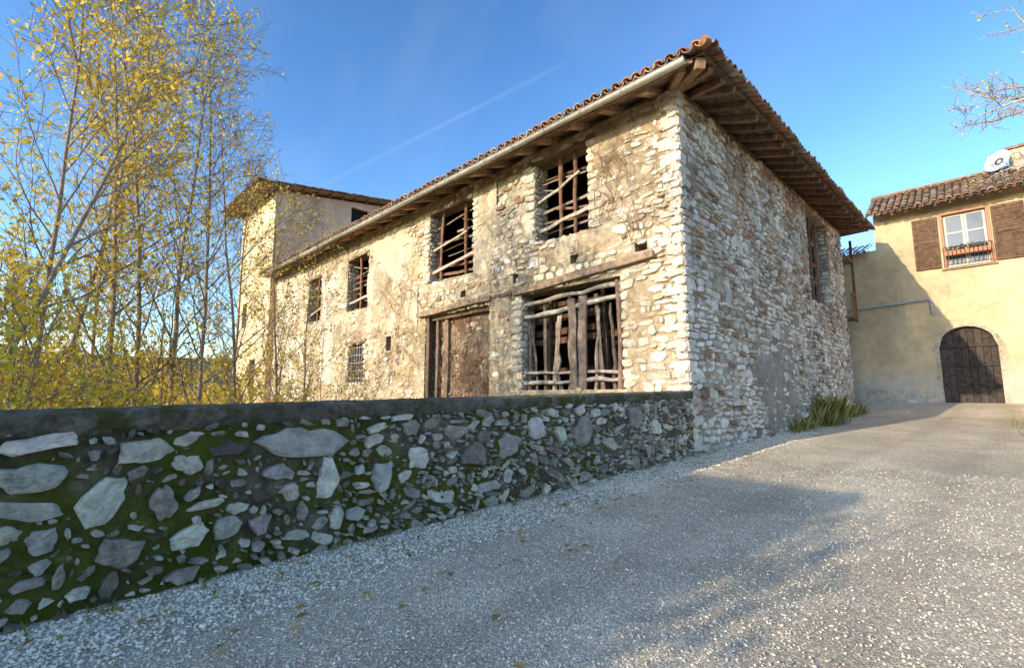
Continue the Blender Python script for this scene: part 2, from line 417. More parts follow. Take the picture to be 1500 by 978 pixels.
x = O1[0]+.12
while x < O1[1]-.05:
    if abs(x-(-6.95)) > .30:
        lean = U(-.22, .22); top = U(1.6, 2.6); r0 = U(.028, .07)
        if R.random() < .35:
            beam(wd, (x, CY+.2, .1), (x+lean, CY+.2+U(-.03, .03), top), U(.07, .15), .03, vary((.34, .26, .18), .4), up=(0, 1, 0), jit=.015)
        else:
            tube(wd, [(x+lean*k/7+U(-.04, .04), CY+.2+U(-.05, .05), lerp(.1, top, k/7)) for k in range(8)], [r0*U(.7, 1.25)*(1-.05*k) for k in range(8)], vary((.38, .30, .21), .45), 7)
    x += U(.12, .36)
for xx, w in ((-7.12, .2), (-6.86, .24)):
    beam(wd, (xx, CY+.05, .12), (xx+U(-.07, .07), CY+.05, U(2.2, 2.45)), w, .05, vary((.30, .22, .15), .15), up=(0, 1, 0), jit=.022)
tube(wd, [(-5.85, CY+.08, .05), (-5.83, CY+.1, 1.2), (-5.86, CY+.08, 2.6)], [.07, .06, .065], (.3, .2, .13), 8)
z = .3
while z < 2.5:
    h = U(.12, .22)
    if R.random() < .75: beam(wd, (O1[0]-.1, CY+.6, z+U(-.08, .08)), (lerp(O1[0], O1[1], U(.6, 1.)), CY+.6, z+U(-.08, .08)), .03, h, vary((.16, .085, .05), .35), jit=.015)
    z += h+U(.05, .25)
for xx in (-8.2, -7.4, -6.4): beam(wd, (xx, CY+.42, .1), (xx+U(-.1, .1), CY+.42, 2.6), .1, .1, (.13, .08, .05), up=(0, 1, 0), jit=.01)
beam(wd, (O2[0]+.12, CY+.1, -1.6), (O2[0]+.12, CY+.1, 2.6), .16, .16, (.17, .11, .07), up=(0, 1, 0), jit=.008)
beam(wd, (O2[0]+.42, CY+.2, -1.6), (O2[0]+.46, CY+.2, 2.6), .12, .08, (.22, .15, .10), up=(0, 1, 0), jit=.012)
beam(wd, (O2[0]+.85, CY+.22, -1.6), (O2[0]+.9, CY+.22, 2.5), .2, .04, (.26, .18, .12), up=(0, 1, 0), jit=.015)
beam(wd, (O2[1]-.1, CY+.22, -1.6), (O2[1]-.08, CY+.22, 2.6), .12, .1, (.24, .16, .10), up=(0, 1, 0), jit=.012)
beam(wd, (O2[0], CY+.18, 2.5), (O2[1], CY+.18, 2.52), .12, .14, (.22, .15, .10), jit=.012)
box(wd, O3[0], O3[1], CY+.22, CY+.25, O3[2], O3[3], (.05, .04, .035))
for k in range(6):
    xx = lerp(O3[0], O3[1], (k+.5)/6); beam(wd, (xx, CY+.08, O3[2]), (xx, CY+.08, O3[3]), .025, .025, (.4, .36, .3), up=(0, 1, 0))
for k in range(5):
    zz = lerp(O3[2], O3[3], (k+.5)/5); beam(wd, (O3[0], CY+.06, zz), (O3[1], CY+.06, zz), .02, .025, (.4, .36, .3))
EY, EX, EZ, P, Q, RS = 8.38, -3.28, 6.42, .36, .32, .045
YB = 25.6
zf = lambda y: EZ+P*(y-EY)
zs = lambda x, y: EZ+RS*(y-EY)+Q*(EX-x)
RY = 17.
hipx = lambda y: EX-(P-RS)/Q*(y-EY)
dk = MB()
y = EY
while y < 10.6:
    y2 = y+U(.15, .24); c = vary((.30, .21, .13), .25)
    quad(dk, (WX, y, zf(y)-.05), (hipx(y), y, zf(y)-.05), (hipx(y2-.01), y2-.012, zf(y2)-.052), (WX, y2-.012, zf(y2)-.052), c); y = y2
quad(dk, (WX, EY+.02, zf(EY+.02)-.035), (EX-.02, EY+.02, zf(EY)-.035), (hipx(RY), RY, zf(RY)-.035), (WX, RY, zf(RY)-.035), (.12, .08, .05))
x = EX
while x > -6:
    x2 = x-U(.15, .24); c = vary((.22, .145, .09), .3)
    ya = EY+(EX-x)*Q/(P-RS); yb = EY+(EX-x2)*Q/(P-RS)
    quad(dk, (x, ya, zs(x, ya)-.05), (x, YB, zs(x, YB)-.05), (x2+.012, YB, zs(x2, YB)-.052), (x2+.012, yb, zs(x2, yb)-.052), c); x = x2
quad(dk, (EX-.02, EY+.02, EZ-.035), (EX-.02, YB, zs(EX, YB)-.035), (hipx(RY), RY+3, zs(hipx(RY), RY+3)-.035), (hipx(RY), RY, zs(hipx(RY), RY)-.035), (.12, .08, .05))
quad(dk, (WX, YB, 6.6), (EX, YB, zs(EX, YB)-.03), (hipx(RY), RY, zf(RY)-.03), (WX, RY, zf(RY)-.03), (.2, .12, .08))
dk.build('roof_boards', M_wood, barn)
x = -4.7
while x > WX+.3:
    big = R.random() < .4; w = .2 if big else .13; h = .14; dy0 = EY+U(.04, .12)
    beam(wd, (x+U(-.03, .03), dy0, zf(dy0)-.06-h/2), (x, CY+1.0, zf(CY+1.0)-.06-h/2), w, h, vary((.42, .28, .17), .25), jit=.012)
    x -= U(.75, 1.05)
beam(wd, (WX, CY+.12, 6.54), (CX-.05, CY+.12, 6.54), .2, .12, (.2, .13, .08), jit=.01)
beam(wd, (WX, EY+.04, zf(EY)-.07), (EX-.25, EY+.04, zf(EY)-.07), .03, .1, (.3, .21, .14))
y = 10.0
while y < YB-.1:
    x0 = EX-U(.03, .1); h = .13
    beam(wd, (x0, y+U(-.04, .04), zs(x0, y)-.06-h/2), (CX-.6, y, zs(CX-.6, y)-.06-h/2), .13, h, vary((.26, .16, .10), .3), jit=.014)
    y += U(.62, .8)
beam(wd, (EX-.12, EY+.12, EZ-.14), (CX-1., CY+1.05, zf(CY+.95)-.16), .2, .2, (.33, .21, .12), jit=.01)
beam(wd, (EX-.5, EY+.1, EZ-.1), (CX-.6, CY+.6, EZ+.26), .14, .13, (.36, .23, .14), jit=.01)
beam(wd, (EX-.1, EY+.55, EZ-.08), (CX-.4, CY+.4, EZ+.24), .13, .13, (.3, .18, .11), jit=.01)
beam(wd, (EX-.08, EY+1.1, EZ-.04), (CX-.4, CY+.85, EZ+.28), .13, .13, (.3, .18, .11), jit=.01)
beam(wd, (CX-.1, CY+.05, 6.5), (CX-.1, BY, 7.1), .22, .12, (.18, .11, .07), jit=.01)
for k in range(4): beam(wd, (CX-.3, 19.1, 3.5+k*.75), (CX-.3, 22.1, 3.5+k*.75+U(-.1, .1)), .04, .14, wc(), jit=.01)
for k in range(3): beam(wd, (CX-.25, 19.6+k*.9, 3.3), (CX-.25, 19.6+k*.9, 6.7), .1, .08, wc(), up=(1, 0, 0))
for zz in (3.3, 5.9): beam(wd, (CX-.6, BY+.5, zz), (CX+.25, BY+.5, zz), 1.0, .1, wc())
for k in range(7): beam(wd, (CX+.2, BY+.1+k*.14, 3.3), (CX+.2, BY+.1+k*.14, 4.3), .05, .03, vary((.3, .17, .08)), up=(1, 0, 0))
beam(wd, (CX+.22, BY+.05, 4.35), (CX+.22, BY+1.0, 4.35), .07, .08, (.3, .17, .08))
beam(wd, (CX+.2, BY+.98, 3.2), (CX+.2, BY+.98, 6.9), .1, .1, (.2, .12, .07), up=(1, 0, 0))
wd.build('timber_beams_and_gates', M_wood, barn)
rt = MB()
def dm_f(s):
    xx = WX+s; k = math.sqrt(1+P*P)
    return min((RY-EY)*k, max(0, (EX-xx))*Q/(P-RS)*k+.15)
tiles(rt, (WX, EY-.06, EZ), (1, 0, 0), (0, 1, P), EX-WX, dm_f, lift=.045)
def dm_s(s):
    yy = EY+s; k = math.sqrt(1+Q*Q)
    return min((yy-EY)*(P-RS)/Q*k+.15, (YB-yy)*k+.15, 8*k)
tiles(rt, (EX+.07, EY, EZ), (0, 1, RS), (-1, 0, Q), (YB-EY)*math.sqrt(1+RS*RS), dm_s, lift=.03)
for i in range(28):
    a = i*.36
    p = Vector((EX+.04-a*(P-RS)/Q, EY-.04+a, zf(EY+a)+.12)); q = Vector((EX+.04-(a+.42)*(P-RS)/Q, EY-.04+a+.42, zf(EY+a+.42)+.095))
    tube(rt, [p, q], [.12, .1], tcol(), 10)
rt.build('roof_tiles', M_tile, barn)
gu = MB(); gy, gz, gr = EY-.1, EZ-.065, .09
n = 30; V = []
for i in range(n+1):
    xx = lerp(WX+1.5, EX-.33, i/n)
    for k in range(9):
        th = math.pi+math.pi*k/8; V.append((xx, gy+math.cos(th)*gr, gz+math.sin(th)*gr+.012*math.sin(i*.8)))
gu.add(V, [(i*9+k, i*9+k+1, i*9+k+10, i*9+k+9) for i in range(n) for k in range(8)], (.54, .50, .41))
tube(gu, [(WX+1.5, gy-gr, gz), (EX-.33, gy-gr, gz)], .014, (.5, .46, .38), 6)
gu.add([(EX-.33, gy+math.cos(math.pi+math.pi*k/8)*gr, gz+math.sin(math.pi+math.pi*k/8)*gr) for k in range(9)], [tuple(range(9))], (.5, .46, .38))
for i in range(22):
    xx = -3.9-i*1.08
    V = []
    for dx in (-.02, .02):
        for k in range(9):
            th = math.pi+math.pi*k/8; V.append((xx+dx, gy+math.cos(th)*(gr+.008), gz+math.sin(th)*(gr+.008)+.004))
    gu.add(V, [(k, k+1, k+10, k+9) for k in range(8)], (.36, .33, .28))
gu.build('gutter', M_zinc, barn, True)
vn = MB()
def vine(x, z, L, ang, lvl=0, h0=.08, ops=fops, yy=CY):
    pts = [(x, yy-h0, z)]
    for k in range(int(L/.12)):
        ang += U(-.35, .35); x += math.cos(ang)*.12; z += math.sin(ang)*.12
        if not (WX < x < CX-.03 and z < 6.4) or overlaps(x, z, 0, 0, ops, 0): break
        pts.append((x, yy-h0-U(0, .03), z))
        if lvl < 2 and R.random() < .34: vine(x, z, L*U(.3, .6), ang+R.choice((-1, 1))*U(.4, 1.), lvl+1, h0, ops, yy)
    if len(pts) > 2: tube(vn, pts, [max(.003, .009*(1-i/len(pts))/(1+lvl*.6)) for i in range(len(pts))], vary((.28, .17, .10), .3), 4, False)
for i in range(22): vine(U(-6.4, -4.4), U(3.2, 5.3), U(1., 2.2), U(.8, 2.4))
for i in range(26): vine(U(-13.5, -9.2), U(-.2, 3), U(1., 2.2), U(.8, 2.4))
for i in range(24): vine(U(-17, -13.5), U(-.2, 3), U(1., 2.5), U(.8, 2.4))
for i in range(24): vine(U(-12.7, -10.3), U(-.5, 1.2), U(1.2, 2.2), U(1., 2.1), 0, .08, [], CY+.3)
vn.build('dry_creeper', M_bark, barn)

# ================================================================= LOW WALL
lw = empty('roadside_stone_wall')
LX = CX+.03
wt = lambda y: -.11+.019*y
gpts = [(-60, -2.0), (0, -1.40), (9.2, -1.19), (24, -.8), (27, -.33), (34, -.2), (80, 1.)]
def gy_(y):
    for (a, b), (c, d) in zip(gpts, gpts[1:]):
        if y <= c: return lerp(b, d, clamp((y-a)/(c-a)))
    return gpts[-1][1]
def groad(x, y): return gy_(y)+.03*max(0, x-1.5)+.012*nz(x*.6, y*.6)
mpl = lambda u, v, h: (LX+h, u, v)
core = MB()
def coreh(u, v): return .020+.028*fbm(u*2.5, v*2.5, 1)+.012*nz(u*12, v*12)
def corec(u, v):
    c = mixc((.12, .095, .062), (.32, .26, .18), clamp(.42+.6*fbm(u*2, v*2, 3)+.3*sm((u-4)/3)))
    m = sm((fbm(u*1.1+2, v*1.4, 9)+.1+.3*sm((-.5-v)/.4))/.4)*(1-.6*sm((u-4)/3))
    c = mixc(c, (.15, .165, .026), m*.85)
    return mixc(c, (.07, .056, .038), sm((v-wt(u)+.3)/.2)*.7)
panel(core, mpl, -6, CY+.02, -1.7, lambda y: wt(y)-.1, [], coreh, corec, step=.04)
quad(core, (LX-.45, -6, -3), (LX-.45, CY, -3), (LX-.45, CY, .0), (LX-.45, -6, -.25), (.12, .1, .08))
quad(core, (LX, -6, -3), (LX-.45, -6, -3), (LX-.45, -6, -.25), (LX, -6, -.25), (.12, .1, .08))
core.build('mossy_mortar_core', M_wallmo, lw, True)
cp = MB(); n = 380
prof = [(.02, -.15), (.042, -.11), (.055, -.06), (.05, -.015), (.015, .0), (-.1, .012), (-.22, .015), (-.4, .01), (-.5, -.01), (-.5, -.13), (-.2, -.14)]
K_ = len(prof); V = []
for i in range(n+1):
    yy = lerp(-6, CY-.03, i/n); t = wt(yy)
    for k, (a, b) in enumerate(prof):
        r1_ = .010*fbm(yy*4.3, k*.9)+.009*nz(yy*17, k*2.3); r2_ = .008*fbm(yy*3.3, k*1.1, 5)+.008*nz(yy*14, k*2.1, 4)+(.028*fbm(yy*2.2, 1, 8) if k < 2 else 0)
        V.append((LX+a+r1_, yy, t+b+r2_))
for i in range(n):
    q = .5+.6*fbm((-6+i*.04)*.9, 3)
    cc = mixc((.12, .10, .07), (.27, .225, .165), clamp(q))
    cp.add(V[i*K_:(i+2)*K_], [(k, (k+1) % K_, K_+(k+1) % K_, K_+k) for k in range(K_)], cc)
cp.add(V[:K_], [tuple(range(K_))], (.14, .13, .1)); cp.add(V[n*K_:], [tuple(range(K_))], (.14, .13, .1))
cp.build('coping', M_cap, lw, False)
ls = MB()
placed = []
def wcol(y):
    q = R.random()
    c = (.80, .69, .53) if q < .44 else (.52, .44, .34) if q < .72 else (.36, .295, .22) if q < .89 else (.22, .165, .115)
    return vary(c, .18)
white = (.88, .78, .62); gr_ = (.46, .40, .32)
for (y, z, w, h, c) in [(1.68, -.385, .92, .26, (.60, .52, .42)), (.41, -.70, .30, .36, white), (.09, -.3, .40, .12, white), (.07, -.5, .36, .19, (.66, .58, .47)), (.73, -.75, .22, .28, gr_), (.9, -1.0, .27, .17, white), (1.9, -.72, .21, .40, white), (1.5, -.62, .29, .17, (.62, .54, .44)), (2.44, -.76, .22, .3, (.74, .65, .52)), (2.82, -.63, .24, .27, white), (.52, -1.03, .28, .21, gr_), (.14, -.88, .17, .17, (.6, .53, .43)), (4.12, -.57, .47, .36, gr_), (5.6, -.52, .5, .5, gr_), (7.0, -.38, .45, .38, gr_), (3.58, -.67, .42, .27, (.36, .28, .21)), (.85, -.5, .22, .15, (.7, .6, .45)), (1.15, -.98, .22, .15, (.58, .5, .38)), (2.0, -1.08, .16, .22, white), (4.6, -.42, .28, .32, white), (7.7, -.55, .42, .32, white), (-.35, -.6, .35, .25, gr_), (-.9, -.9, .3, .3, white), (-1.2, -.45, .4, .2, gr_), (1.1, -.4, .35, .14, (.17, .135, .10)), (3.3, -.4, .3, .2, (.6, .52, .4)), (5.1, -.5, .28, .22, white)]:
    placed.append((y, z, w, h)); fieldstone(ls, mpl, y, z, w, h, U(.055, .075), vary(c, .06), ang=U(-.15, .15))
tries = 0
while tries < 34000:
    tries += 1
    y = U(-4, CY-.1); near = sm((4-y)/3)
    s = U(.05, .25)*(1 if tries < 6000 else .65 if tries < 14000 else .36)
    w = s*U(.9, 2.5); h = s*U(.5, 1.)
    if R.random() < .22: w, h = h*1.1, w*.8
    if near > .5: w *= .85
    lo, hi = groad(LX, y)-.05, wt(y)-.12
    z = U(lo, hi-h/2)
    if R.random() < near*.3: continue
    g = lerp(-.006, .008, near)
    ok = True
    for (a, b, c, d) in placed:
        if abs(a-y) > .8: continue
        dx, dy = abs(a-y)/((w+c)/2+g), abs(b-z)/((h+d)/2+g)
        if (dx**3+dy**3) < .7: ok = False; break
    if not ok: continue
    placed.append((y, z, w, h))
    fieldstone(ls, mpl, y, z, w, h, U(.03, .07), wcol(y), ang=U(-.5, .5))
ls.build('fieldstones', M_wallst, lw)

# ================================================================= GROUND / ROAD
def gl(x, y):
    r = math.hypot(x, y)
    if x > -4.35: b = groad(min(x, 40), y)-.05
    else: b = max(-2.3-.10*(-4.5-x), -14)+.15*nz(x*.2, y*.2)
    if r > 90: b += sm((r-90)/420)*62*(.65+.5*nz(x*.004, y*.004, 2))
    return b
def coords():
    l = [1500*math.sinh(7*(i/85-1))/math.sinh(7) for i in range(171)]; return l
gx = sorted(coords()+[-4.34, -4.5]); gyy = coords()
gm = MB(); gm.v = [(x, y, gl(x, y)) for y in gyy for x in gx]; nx = len(gx)
for j in range(len(gyy)-1):
    for i in range(nx-1):
        a = j*nx+i; gm.f.append((a, a+1, a+nx+1, a+nx))
        x, y = gx[i], gyy[j]; r = math.hypot(x, y)
        c = (.12, .11, .05) if x < -4.3 else (.24, .21, .15)
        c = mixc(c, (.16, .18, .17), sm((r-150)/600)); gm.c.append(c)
gm.build('ground', M_ground, None, True)
rd = MB(); xs = [LX-.1+i*.1 for i in range(91)]; ys = [-14+i*.16 for i in range(260)]
def track_(x, y):
    c = x+1.7-.05*y+.25*nz(y*.15, 2); return max(sm(1-abs(c-.75)/.35), sm(1-abs(c+.75)/.35))*(.65+.5*nz(x, y*.5))
rd.v = [(x, y, groad(x, y)+.014*nz(x*2.5, y*2.5)+.010*nz(x*8, y*8)+.05*sm((LX+.3-x)/.35)-.012*track_(x, y)) for y in ys for x in xs]
nxx = len(xs)
for j in range(len(ys)-1):
    for i in range(len(xs)-1):
        x, y = xs[i], ys[j]; a = j*nxx+i
        rd.f.append((a, a+1, a+nxx+1, a+nxx))
        e = sm((LX+1.1-x)/1.0)
        c = mixc((.78, .65, .46), (.60, .49, .35), clamp(track_(x, y)*.8+.3*fbm(x*.9, y*.35, 2)+.2)); c = mixc(c, (.78, .68, .52), e*.8)
        c = mixc(c, (.74, .58, .37), sm((x+.6)/1.5)*.6)  # warm tone of the sunlit right-hand strip painted into the gravel
        c = mixc(c, (.42, .34, .23), sm((fbm(x*1.3+5, y*1.3, 6)-.35)/.3)*.3)
        rd.c.append(c)
rd.build('gravel_road', M_road, None, True)
pb = MB()
for i in range(62000):
    q0 = R.random()
    if q0 < .35: x = LX+.06+abs(R.gauss(0, .45)); y = -.5+16*R.random()**1.4
    else:
        d = .9+9*R.random()**1.3; a = math.radians(U(-4, 93)); x = -d*math.sin(a); y = d*math.cos(a)
        if x < LX+.08: continue
        if R.random() < track_(x, y)*.7: continue
    s = U(.003, .0105)*(1.5 if x < LX+.8 else 1.); z = groad(x, y)+s*.25+.05*sm((LX+.3-x)/.35)+.014*nz(x*2.5, y*2.5)+.010*nz(x*8, y*8)
    q = R.random(); c = vary((.90, .80, .63) if q < .5 else (.68, .57, .42) if q < .86 else (.38, .30, .21), .14)
    a, b, h = s*U(.8, 1.4), s*U(.7, 1.1), s*U(.5, .9); t = U(0, 3.14); ct, s_ = math.cos(t), math.sin(t)
    V = [(x+p*ct-q_*s_, y+p*s_+q_*ct, z+r) for p, q_, r in ((a, 0, 0), (0, b, 0), (-a, U(-.2, .2)*b, 0), (0, -b, 0), (U(-.3, .3)*a, 0, h), (0, 0, -h))]
    pb.add(V, [(0, 1, 4), (1, 2, 4), (2, 3, 4), (3, 0, 4), (1, 0, 5), (2, 1, 5), (3, 2, 5), (0, 3, 5)], c)
pb.build('loose_gravel', M_peb, None)

def leaf(mb, p, s, col):
    p = Vector(p); a = Vector((U(-1, 1), U(-1, 1), U(-1, 1))).normalized(); b = a.cross(Vector((U(-1, 1), U(-1, 1), U(-1, 1)))).normalized()
    mb.add([p-a*s, p+b*s*.6+a*s*.1, p+a*s, p-b*s*.6+a*s*.1], [(0, 1, 2, 3)], col)
def ylw():
    q = R.random()
    return vary((.88, .62, .06) if q < .6 else (.82, .66, .14) if q < .86 else (.45, .46, .09) if q < .93 else (.54, .32, .09), .18)
fl = MB()
for i in range(240):
    x = LX+.1+abs(R.gauss(0, .9)); y = U(0, 10); z = groad(x, y)+.04+.05*sm((LX+.3-x)/.35)
    s = U(.02, .05); t = U(0, 6.28); c, s_ = math.cos(t)*s, math.sin(t)*s
    fl.add([(x-c, y-s_, z-.005), (x+s_*.6, y-c*.6, z+.01), (x+c, y+s_, z), (x-s_*.6, y+c*.6, z+.012)], [(0, 1, 2, 3)], vary((.42, .30, .1), .4))
fl.build('fallen_leaves', M_leaf, None)
gt = MB()
def tuft(x, y, z, h, n, spread, dry=.6):
    for i in range(n):
        px, py = x+R.gauss(0, spread), y+R.gauss(0, spread); hh = h*U(.4, 1.1); dx, dy = U(-.5, .5)*hh, U(-.5, .5)*hh; w = .006
        t = U(0, 6.28); cx, cy = math.cos(t)*w, math.sin(t)*w
        c = vary((.42, .34, .13), .3) if R.random() < dry else vary((.16, .18, .04), .3)
        gt.add([(px-cx, py-cy, z), (px+cx, py+cy, z), (px+dx*.4+cx*.6, py+dy*.4+cy*.6, z+hh*.6), (px+dx, py+dy, z+hh)], [(0, 1, 2, 3)], c)
for i in range(60):
    y = 24.4-10*R.random()**2; tuft(CX+.12+abs(R.gauss(0, .12)), y, groad(CX, y), U(.1, .5), 35, .12)
for i in range(26):
    y = U(17.5, 19.5); tuft(CX+.2+abs(R.gauss(0, .15)), y, groad(CX, y), U(.4, 1.), 60, .14, .5)
for i in range(40):
    y = U(0, 16); tuft(LX+.1, y, groad(CX, y)+.03, U(.05, .12), 8, .04, .4)
for i in range(70):
    y = U(13, 24); tuft(1.0+U(0, 1.5)-(.35 if y > 16 else 0), y, groad(1, y), U(.08, .3), 50, .2, .5)
gt.build('grass_tufts', M_leaf, None)

# ================================================================= TALL HOUSE (west)
th = empty('tall_plaster_house')
t = MB()
TY0, TY1, TX0 = CY-.35, 17.5, -33.4
tw = [(13.3, 14.5, 10.5, 11.7)]
def simple_panel(mb, mp, u0, u1, v0, vtop, ops, col, step=.3, depth=.25): panel(mb, mp, u0, u1, v0, vtop, ops, lambda u, v: .01*nz(u, v), lambda u, v: mixc(col, tuple(c*.72 for c in col), clamp(fbm(u*.5, v*.3, 3))), step=step, depth=depth)
mside = lambda u, v, h: (WX+.05+h, u, v)
msouth = lambda u, v, h: (u, TY0-h, v)
simple_panel(t, mside, TY0, TY1, -4, lambda y: 11.4+.14*(y-TY0), tw, (.86, .56, .36))
sw = [(-32.3, -31.5, 4., 5.5), (-30.3, -29.3, .3, 2.)]
simple_panel(t, msouth, TX0, WX+.05, -4, lambda y: 11.4, sw, (.80, .63, .38))
quad(t, (TX0, TY0, -4), (TX0, TY1, -4), (TX0, TY1, 12.6), (TX0, TY0, 11.4), (.5, .42, .3))
quad(t, (TX0, TY1, -4), (WX, TY1, -4), (WX, TY1, 12.6), (TX0, TY1, 12.6), (.5, .42, .3))
t.build('plaster_walls', M_plaster, th, False)
t = MB()
for o in sw:
    box(t, o[0], o[1], TY0+.2, TY0+.24, o[2], o[3], (.05, .05, .06))
box(t, WX-.2, WX-.15, 13.3, 14.5, 10.5, 11.7, (.02, .02, .02)); t.build('dark_window_panels', M_wood, th)  # dark panels filling the window openings, no shutters
t = MB()
zt = lambda y: 11.62+.14*(y-TY0)
OV = 1.15
for x in [TX0-.4+i*.72 for i in range(10)]:
    beam(t, (x, TY0-OV+.05, zt(TY0-OV)-.15), (x, TY0+.5, zt(TY0+.5)-.15), .13, .15, vary((.4, .27, .15)))
for y in [TY0-1.+i*.8 for i in range(12)]:
    beam(t, (WX+.6, y, zt(y)-.13), (WX-.3, y, zt(y)-.13), .1, .1, vary((.3, .2, .13)))
quad(t, (TX0-.5, TY0-OV, zt(TY0-OV)-.04), (WX+.65, TY0-OV, zt(TY0-OV)-.04), (WX+.65, TY1+.4, zt(TY1+.4)-.04), (TX0-.5, TY1+.4, zt(TY1+.4)-.04), (.45, .31, .17))
t.build('eaves_timber', M_wood, th)
t = MB(); tiles(t, (TX0-.5, TY0-OV, zt(TY0-OV)), (1, 0, 0), (0, 1, .14), WX+.65-TX0+.5, lambda s: 10., row=.5, lift=.03)
t.build('roof_tiles', M_tile, th)

# ================================================================= VILLAGE HOUSE (north)
vh = empty('village_house')
NY = 27.; mn = lambda u, v, h: (u, NY-h, v)
t = MB()
wn = (-.95, .38, 5.35, 7.6)
ax0, ax1, ah, ar = -1.5, .26, 1.95, .85
axc = (ax0+ax1)/2; aw = (ax1-ax0)/2
ncol = (.74, .56, .32)
def ncf(u, v):
    c = mixc(ncol, (.58, .44, .27), clamp(fbm(u*.5, v*.4, 7)+.2))
    c = mixc(c, (.44, .37, .28), clamp(fbm(u*1.7, v*.6, 17)-.15)*.9)
    return mixc(c, (.54, .48, .39), sm((1.4-v+.5*nz(u, v))/1.)*.8)
ops = [wn, (ax0, ax1, -.6, ah+ar)]
panel(t, mn, -3.3, 8., -.7, lambda u: 8.2, ops, lambda u, v: .02*fbm(u, v), ncf, step=.2, depth=.3)
panel(t, mn, -12, -3.3, -.7, lambda u: 6.6, [], lambda u, v: .02*fbm(u, v), ncf, step=.3, depth=.3)
K = 14
for k in range(K):
    x0, x1 = lerp(ax0, ax1, k/K), lerp(ax0, ax1, (k+1)/K)
    f = lambda x: ah+ar*math.sqrt(max(0, 1-((x-axc)/aw)**2))
    t.add([(x0, NY, f(x0)), (x1, NY, f(x1)), (x1, NY, ah+ar), (x0, NY, ah+ar)], [(0, 1, 2, 3)], ncf(x0, 2.5))
    t.add([(x0, NY, f(x0)), (x1, NY, f(x1)), (x1, NY+.3, f(x1)), (x0, NY+.3, f(x0))], [(0, 1, 2, 3)], (.35, .28, .2))
quad(t, (-3.3, NY, 6.5), (-3.3, NY+8, 6.5), (-3.3, NY+8, 8.2), (-3.3, NY, 8.2), ncol)
quad(t, (8, NY, -.7), (8, NY+8, -.7), (8, NY+8, 8.2), (8, NY, 8.2), ncol)
quad(t, (-12, NY+8, -.7), (8, NY+8, -.7), (8, NY+8, 7.), (-12, NY+8, 7.), ncol)
box(t, 1.3, 1.9, NY+1.2, NY+1.8, 8.6, 10.2, (.5, .43, .33))
t.build('plaster_walls', M_plaster, vh, False)
t = MB()
courses(t, mn, -4.2, ax0-.05, -.6, lambda u: .25, [], lambda u, v: vary((.56, .51, .43), .2), hr=(.15, .28), wr=(.2, .55), pr=(.01, .06))
for side, xx in ((-1, ax0), (1, ax1)):
    z = -.4
    while z < ah:
        h = U(.22, .36); w = U(.14, .24); stone(t, mn, xx+side*w/2, z+h/2, w, h-.02, .02, vary((.58, .48, .35), .1), boxy=8, jit=.03); z += h
for k in range(11):
    a = math.pi*(k+.5)/11; ccx, ccz = axc+math.cos(a)*(aw+.08), ah+math.sin(a)*(ar+.08)
    stone(t, mn, ccx, ccz, .16, .24, .02, vary((.58, .48, .36), .1), ang=a, boxy=7, jit=.04)
t.build('door_surround_stones', M_stone, vh)
t = MB()
for k in range(8):
    x0 = lerp(ax0, ax1, k/8)+.008; x1 = lerp(ax0, ax1, (k+1)/8)-.008
    t.add([(x0, NY+.26, -.5), (x1, NY+.26, -.5), (x1, NY+.26, ah+ar), (x0, NY+.26, ah+ar)], [(0, 1, 2, 3)], vary((.075, .06, .05), .2))
quad(t, (ax0, NY+.3, -.5), (ax1, NY+.3, -.5), (ax1, NY+.3, 3), (ax0, NY+.3, 3), (.01, .01, .01))
for zz in (.35, 1.15, 1.95): box(t, ax0+.02, axc-.02, NY+.2, NY+.255, zz, zz+.14, (.07, .055, .045)); box(t, axc+.02, ax1-.02, NY+.2, NY+.255, zz, zz+.14, (.07, .055, .045))
def shutter(x0, x1):
    box(t, x0, x1, NY-.07, NY-.03, 5.35, 7.6, (.17, .10, .06))
    for k in range(20): zz = 5.5+k*.098; beam(t, (x0+.09, NY-.085, zz), (x1-.09, NY-.085, zz), .03, .05, (.17, .105, .065))
    for xx in (x0+.04, x1-.04): box(t, xx-.04, xx+.04, NY-.1, NY-.071, 5.36, 7.59, (.17, .10, .065))
    for zz in (5.4, 6.5, 7.52): box(t, x0+.08, x1-.08, NY-.1, NY-.071, zz-.05, zz+.05, (.17, .10, .065))
shutter(-1.95, -1.12); shutter(.52, 1.45)
pn = .6; EN = NY-.75; RR = 2.6; z0_ = 8.0
for i in range(24):
    x = -3.+i*.48; beam(t, (x, EN+.03, z0_-.06), (x, NY+.3, z0_-.06+pn*(NY+.27-EN)), .09, .1, (.24, .16, .1))
quad(t, (-3.5, EN, z0_), (9, EN, z0_), (9, EN+RR, z0_+pn*RR), (-3.5, EN+RR, z0_+pn*RR), (.26, .18, .12))
quad(t, (-3.5, NY+8.7, 6.9), (9, NY+8.7, 6.9), (9, EN+RR, z0_+pn*RR), (-3.5, EN+RR, z0_+pn*RR), (.22, .15, .1))
t.add([(-3.3, NY, 8.), (-3.3, EN+RR, z0_+pn*RR-.03), (-3.3, NY+8, 7.)], [(0, 1, 2)], (.4, .3, .2))
t.build('shutters_door_rafters', M_wood, vh)
t = MB()
tiles(t, (-3.5, EN-.04, z0_+.02), (1, 0, 0), (0, 1, pn), 12.5, lambda s: RR*math.hypot(1, pn))
tube(t, [(-3.5, EN+RR, z0_+pn*RR+.06), (9, EN+RR, z0_+pn*RR+.06)], .12, (.33, .2, .12), 8)
tiles(t, (-12, EN+.2, 6.45), (1, 0, 0), (0, 1, .35), 8.4, lambda s: 3)
box(t, 1.2, 2.0, NY+1.1, NY+1.9, 10.2, 10.3, (.3, .2, .13))
t.build('roof_tiles', M_tile, vh)
t = MB()
fc = (.50, .22, .11)
x0, x1, z0, z1 = wn
